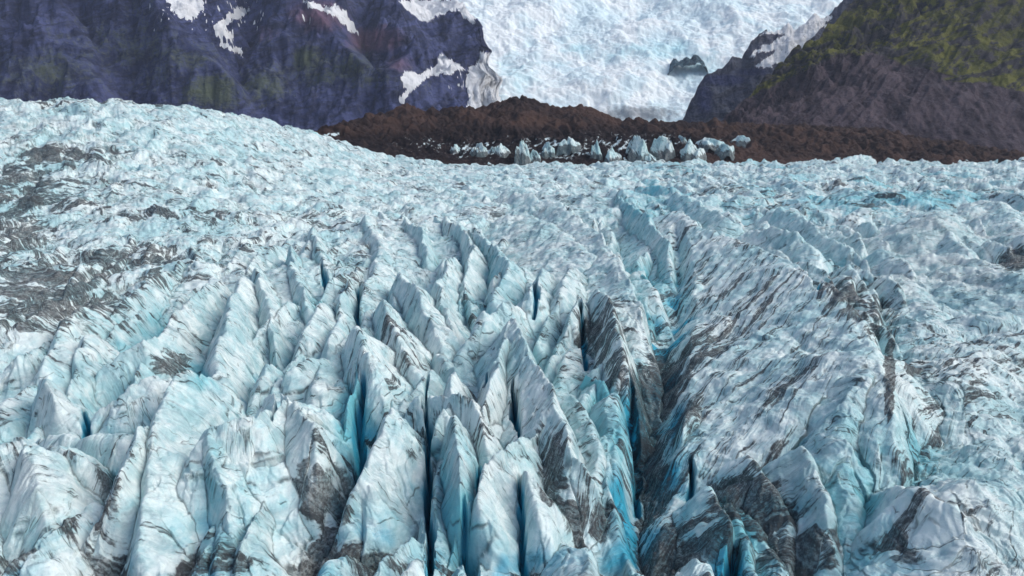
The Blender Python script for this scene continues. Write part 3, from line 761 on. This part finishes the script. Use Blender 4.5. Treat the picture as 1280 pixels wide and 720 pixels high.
bl = blob(U4, V4, [(905,100,40,9,1.0),(880,125,14,25,1.0),(940,90,30,7,.9),(1000,28,8,5,.8),(985,24,8,5,.8)])
surf('mountain_spur', x, y, z, SR, np.stack([sn * 1.0, gr, bl, s], -1), 'grey rock spur with dark blue cliff base and snow patches, right of the icefall')

# --- right hillside
def hill_material():
    t = NT('mossy_hillside'); mk = t.sep(t.attr('mask').outputs['Color']); po = t.pos()
    n1 = t.noise(po, .012, 7, .66, dist=.8); n2 = t.noise(po, .07, 7, .7)
    g = t.noise(t.vm('MULTIPLY', po, (1, .35, .35)), .05, 6, .65, dist=.5)          # gully streaks down the scree
    st = t.noise(t.vm('MULTIPLY', t.tilt(po, .38), (.3, .3, 1.8)), .03, 7, .7, dist=1.2)
    scree = t.mix(t.ramp(g, .38, .62), (0.028, 0.021, 0.030), (0.082, 0.062, 0.075))
    scree = t.mix(t.ramp(n2, .45, .7, 0, .5), scree, (0.11, 0.095, 0.115))
    moss = t.mix(t.ramp(n1, .35, .65), (0.050, 0.055, 0.012), (0.135, 0.135, 0.026))
    rock = t.mix(n2, (0.012, 0.013, 0.020), (0.06, 0.055, 0.06))
    up = t.mix(t.ramp(t.math('ADD', st, t.math('MULTIPLY', t.math('SUBTRACT', n2, .5), .7)), .46, .54), moss, rock)
    c = t.mix(t.ramp(t.math('ADD', mk[1], t.math('MULTIPLY', t.math('SUBTRACT', n1, .5), 1.5)), .40, .60), scree, up)
    c = t.mix(t.ramp(t.math('ADD', mk[2], t.math('MULTIPLY', t.math('SUBTRACT', n2, .5), 1.2)), .4, .8), c, (0.075, 0.042, 0.034))
    return t.out(c, .9, ((n1, 14, .7), (st, 5, .8), (n2, 5, .9)), .15)
HM = hill_material()
x, y, z, s = loft((880, 1420), [(880, 200, 950), (1000, 200, 900), (1420, 230, 860)],
   [(880, 190, 1000), (900, 156, 1060), (925, 125, 1110), (960, 92, 1160), (985, 72, 1190), (1020, 42, 1240), (1062, 2, 1300), (1100, -50, 1380), (1200, -140, 1500), (1420, -260, 1650)], 620, 460, 1.3)
cl = sm(.45, .62, s)
uu5 = np.linspace(880, 1420, 620)[None, :]
z = z + (ridged((uu5 - 380 * s) / 40, s * 2.2 + uu5 / 160, 5, 515) - .62) * 15 * np.sin(np.clip(s, 0, 1) * math.pi)
z = z + slope_noise(x, y, z, s, 34, 150, 501) * (.35 + .65 * cl) + slope_noise(x, y, z, s, 13, 42, 504) * (.35 + .65 * cl)
tt = (z + .4 * x) / 15 + 1.6 * gn(x / 90, y / 90, 509) + x / 60
z = z + cl * 5.5 * (np.abs(np.sin(tt)) ** .5 - .6) + gn(x / 9, y / 30, 511) * 1.6
U5, V5 = pix(x, y, z)
bound = np.interp(U5, [900, 960, 1000, 1040, 1090, 1140, 1180, 1230, 1280, 1400], [140, 108, 92, 72, 66, 84, 92, 104, 112, 130])
gm = sm(12, -12, V5 - bound) * .95
gm = np.maximum(gm, blob(U5, V5, [(1210,99,40,5,.9),(1262,104,30,8,.9),(955,105,20,8,.8)]))
br = blob(U5, V5, [(1000,170,120,14,.5),(1250,185,120,14,.4),(985,130,60,8,.3)])
surf('hillside', x, y, z, HM, np.stack([x * 0, gm, br, s], -1), 'steep hillside of purple-grey scree below mossy green crags, on the right')

# --- moraine
def moraine_material():
    t = NT('moraine_rubble'); mk = t.sep(t.attr('mask').outputs['Color']); po = t.pos()
    n1 = t.noise(po, .02, 6, .65, dist=.5); n2 = t.noise(po, .16, 7, .75); n3 = t.noise(po, .9, 4, .7)
    c = t.mix(t.ramp(n1, .38, .62), (0.024, 0.016, 0.016), (0.072, 0.042, 0.033))
    c = t.mix(t.ramp(t.math('ADD', mk[1], t.math('SUBTRACT', n2, .5)), .0, .45), c, (0.012, 0.009, 0.011))
    c = t.mix(t.ramp(n2, .45, .75, 0, .6), c, (0.11, 0.075, 0.065))
    c = t.mix(t.ramp(t.math('ADD', mk[0], t.math('MULTIPLY', t.math('SUBTRACT', n2, .5), 2.2)), .45, .65), c, (0.62, 0.74, 0.78))
    return t.out(c, .92, ((n1, 4, .6), (n2, 2.5, 1.0), (n3, .6, .8)), .12)
MM = moraine_material()
x, y, z, s = loft((375, 1420), [(375, 172, 640), (395, 168, 660), (440, 182, 680), (500, 200, 700), (560, 208, 715), (640, 212, 720), (760, 212, 720), (960, 206, 740), (1420, 212, 740)],
   [(375, 172, 655), (392, 165, 690), (430, 152, 780), (480, 140, 840), (508, 129, 870), (530, 138, 880), (545, 139, 885), (570, 132, 890), (600, 135, 900), (625, 126, 900), (652, 121, 900), (675, 129, 900), (700, 133, 900), (728, 131, 900), (750, 141, 900), (772, 149, 900), (850, 152, 900), (930, 154, 900), (1000, 156, 890), (1085, 160, 880), (1150, 172, 860), (1200, 178, 850), (1280, 192, 830), (1420, 200, 820)], 1000, 300, 1.3, .9)
z = z + (np.abs(fbm(x / 22, y / 26, 4, 621)) - .3) * 7 * np.clip(s * 3, 0, 1) + (ridged(x / 45, y / 45, 5, 601) - .62) * 14 * np.sin(np.clip(s, 0, 1) * math.pi) ** .7 + gn(x / 14, y / 14, 605) * 1.8 * np.clip(s * 4, 0, 1) + gn(x / 5, y / 5, 606) * .8
U6, V6 = pix(x, y, z); xM, yM, z6, sM = x + 0 * z, y + 0 * z, z.copy(), s
ic = blob(U6, V6, [(600,188,50,14,.6),(700,186,60,18,.62),(780,182,60,16,.66),(540,180,60,12,.4),(830,176,40,10,.5),(415,168,14,4,.7),(640,172,50,10,.2),(890,176,14,6,.6)])
dk = blob(U6, V6, [(600,182,130,20,1),(740,182,110,18,1.1),(470,180,60,16,.6),(850,180,50,14,.5)])
ic = np.clip(ic + (ridged(U6 / 12 + V6 / 14, V6 / 12, 3, 611) - .75) * .9 * (ic > .12), 0, 1)
surf('moraine', x, y, z, MM, np.stack([ic, dk, x * 0, s], -1), 'low ridge of reddish brown and black rubble between glacier and icefall')

def ice_block(u, v, wpx, hpx, r, label, seed):
    """a broken wedge of ice: three leaning tents over a small footprint, its base sunk in the rubble"""
    rg = np.random.default_rng(seed); n, m = 56, 44
    a = np.linspace(-1.25, 1.25, n)[None, :]; b = np.linspace(-1.1, 1.1, m)[:, None]
    ii = np.argmin((U6 - u) ** 2 + (V6 - v) ** 2 + (sM > .9) * 1e6)
    cx, cy_, cz = float(xM.ravel()[ii]), float(yM.ravel()[ii]), float(z6.ravel()[ii]); r = cy_; w_, h_ = wpx / F * r / 2, hpx / F * r
    A = a + .18 * gn(a * 2 + seed, b * 2, seed); B = b + .18 * gn(a * 2, b * 2 + seed, seed + 1)
    hh = np.full(A.shape, -1.0)
    for q in range(4):
        px, py = (0, 0) if q == 0 else (rg.uniform(-.75, .75), rg.uniform(-.6, .5)); ht = 1 if q == 0 else rg.uniform(.4, .8)
        th = rg.uniform(-.9, .9); ca, sa = math.cos(th), math.sin(th)
        p = (A - px) * ca + (B - py) * sa; o = -(A - px) * sa + (B - py) * ca
        hh = np.maximum(hh, ht - np.where(p > 0, rg.uniform(.9, 1.3), rg.uniform(1.6, 2.6)) * np.abs(p) - .7 * np.clip(np.abs(o) - .3, 0, 9))
    hh = hh + .14 * gn(A * 4, B * 4, seed + 5) + .07 * gn(A * 10, B * 10, seed + 6) - 1.6 * np.clip(np.hypot(A, B) - .75, 0, 9)
    hh = np.clip(hh, -.9, 2)
    x = cx + w_ * a + 0 * b; y = cy_ + w_ * .9 * b + 0 * a; z = cz + h_ * hh
    fl = np.stack([x + z * .4, z, np.full(x.shape, seed * 1.7)], -1).reshape(-1, 3)
    dk = np.clip(.12 + .5 * gn(A * 1.5, B * 1.5 + 4, seed + 8) + .75 * sm(.4, -.05, hh), 0, 1)
    mk = np.stack([dk, 0 * x, .1 + 0 * x, 0 * x + .5], -1).reshape(-1, 4)
    co = np.stack([x, y, z], -1).reshape(-1, 3); qd = grid_quads(m, n)
    o = submesh('ice_block', co, qd, (hh.reshape(-1)[qd] > -.88).any(1), ICE, [('flow', fl), ('mask', mk)], 2.0)
    tag(o, label, 'ice block', 'ice blocks along the foot of the moraine')
BLK = [
 (652,200,20,30,'tall white ice block at the far edge of the glacier below the highest moraine hump'),
 (668,203,14,16,'small low ice block on the left of the dark boulder patch'),
 (684,198,16,20,'slim pointed ice block just left of the black rubble patch'),
 (712,186,22,16,'flat topped dirty ice block half buried in black rubble'),
 (745,201,16,26,'narrow pyramid shaped ice block right of the black rubble patch'),
 (764,199,24,18,'broad grey streaked ice block between the two tallest pale blocks'),
 (795,200,26,34,'tallest white ice block at the moraine foot, with a rounded shoulder'),
 (826,199,22,28,'pointed white ice block right of the tallest block'),
 (812,203,14,12,'small ice block squeezed between the two tallest white blocks'),
 (862,200,30,26,'wide pale blue ice block where the moraine dips low'),
 (884,184,30,14,'thin bright ice block high on the brown moraine slope'),
 (925,180,20,10,'small bright ice block lying farthest right on the brown moraine'),
 (850,184,16,12,'small white ice block above the wide pale blue block'),
 (905,192,22,14,'low dirty ice block at the right end of the block row'),
 (600,196,16,16,'small dark streaked ice block at the left end of the block row'),
 (626,192,20,16,'leaning grey ice block under the left side of the moraine hump'),
 (570,192,14,12,'tiny ice block on the black rubble far left in the row'),
]
for i_, (u, v, w_, h_, lb) in enumerate(BLK): ice_block(u, v - (i_ * 7 % 5) * 1.3, w_ * (1.15 + .1 * (i_ % 4)), h_ * .78, 690 if v > 190 else 730, lb, 3 + i_)

# ground sheet under everything, out to the horizon
gx = np.linspace(-9000, 9000, 60); gyy = np.linspace(-4000, 12000, 60)
GX, GY = np.meshgrid(gx, gyy)
surf('ground', GX, GY, np.full(GX.shape, -60.0), MM, np.zeros(GX.shape + (4,)), 'dark rubble valley floor under the ice')
#ENDFAR#

# the air
def haze_box():
    x0, x1, y0, y1, z0, z1 = -9100, 9100, -4100, 12100, -61.5, 2200
    me = bpy.data.meshes.new('haze')
    v = [(a, b, c) for c in (z0, z1) for b in (y0, y1) for a in (x0, x1)]
    me.from_pydata(v, [], [(0, 2, 3, 1), (4, 5, 7, 6), (0, 1, 5, 4), (2, 6, 7, 3), (0, 4, 6, 2), (1, 3, 7, 5)])
    m = bpy.data.materials.new('haze_air'); m.use_nodes = True; t = m.node_tree; t.nodes.clear()
    pv = t.nodes.new('ShaderNodeVolumePrincipled'); pv.inputs['Color'].default_value = (.72, .82, 1, 1); pv.inputs['Density'].default_value = 7e-5; pv.inputs['Anisotropy'].default_value = .2
    o = t.nodes.new('ShaderNodeOutputMaterial'); t.links.new(pv.outputs[0], o.inputs['Volume'])
    me.materials.append(m)
    return tag(link(bpy.data.objects.new('haze', me)), 'thin bluish haze over the whole valley', None, None, 'stuff')
haze_box()
# ------------------------------------------------------------------ light
w = bpy.data.worlds.new('World'); SC.world = w; w.use_nodes = True
nt = w.node_tree; nt.nodes.clear()
sky = nt.nodes.new('ShaderNodeTexSky'); sky.sky_type = 'NISHITA'; sky.sun_disc = False
EL, AZ = 44, 98          # sun to the right and a little ahead of / behind the camera
sky.sun_elevation = R(EL); sky.sun_rotation = R(AZ + 0); sky.air_density = 1.0; sky.dust_density = 2.0
bg = nt.nodes.new('ShaderNodeBackground'); bg.inputs[1].default_value = .13
wo = nt.nodes.new('ShaderNodeOutputWorld')
nt.links.new(sky.outputs[0], bg.inputs[0]); nt.links.new(bg.outputs[0], wo.inputs[0])
L = bpy.data.lights.new('sun', 'SUN'); L.energy = 2.5; L.angle = R(38); L.color = (1, .965, .92)
lo = link(bpy.data.objects.new('sun', L))
from mathutils import Vector
sd = Vector((math.sin(R(AZ)) * math.cos(R(EL)), math.cos(R(AZ)) * math.cos(R(EL)), math.sin(R(EL))))
lo.rotation_euler = sd.to_track_quat('Z', 'Y').to_euler()

cam = bpy.data.cameras.new('camera'); co_ = link(bpy.data.objects.new('camera', cam))
cam.sensor_width = 36; cam.lens = F / 1280 * 36; cam.clip_start = .5; cam.clip_end = 30000
co_.location = (0, 0, H); co_.rotation_euler = (math.pi / 2 - P, 0, 0)
SC.camera = co_
vs_ = SC.view_settings; vs_.view_transform = 'Standard'; vs_.look = 'None'; vs_.exposure = 0.22; vs_.gamma = 1
SC.render.engine = 'CYCLES'; SC.cycles.use_denoising = True; SC.cycles.use_adaptive_sampling = True; SC.cycles.adaptive_threshold = .03
SC.cycles.max_bounces = 5; SC.cycles.diffuse_bounces = 4
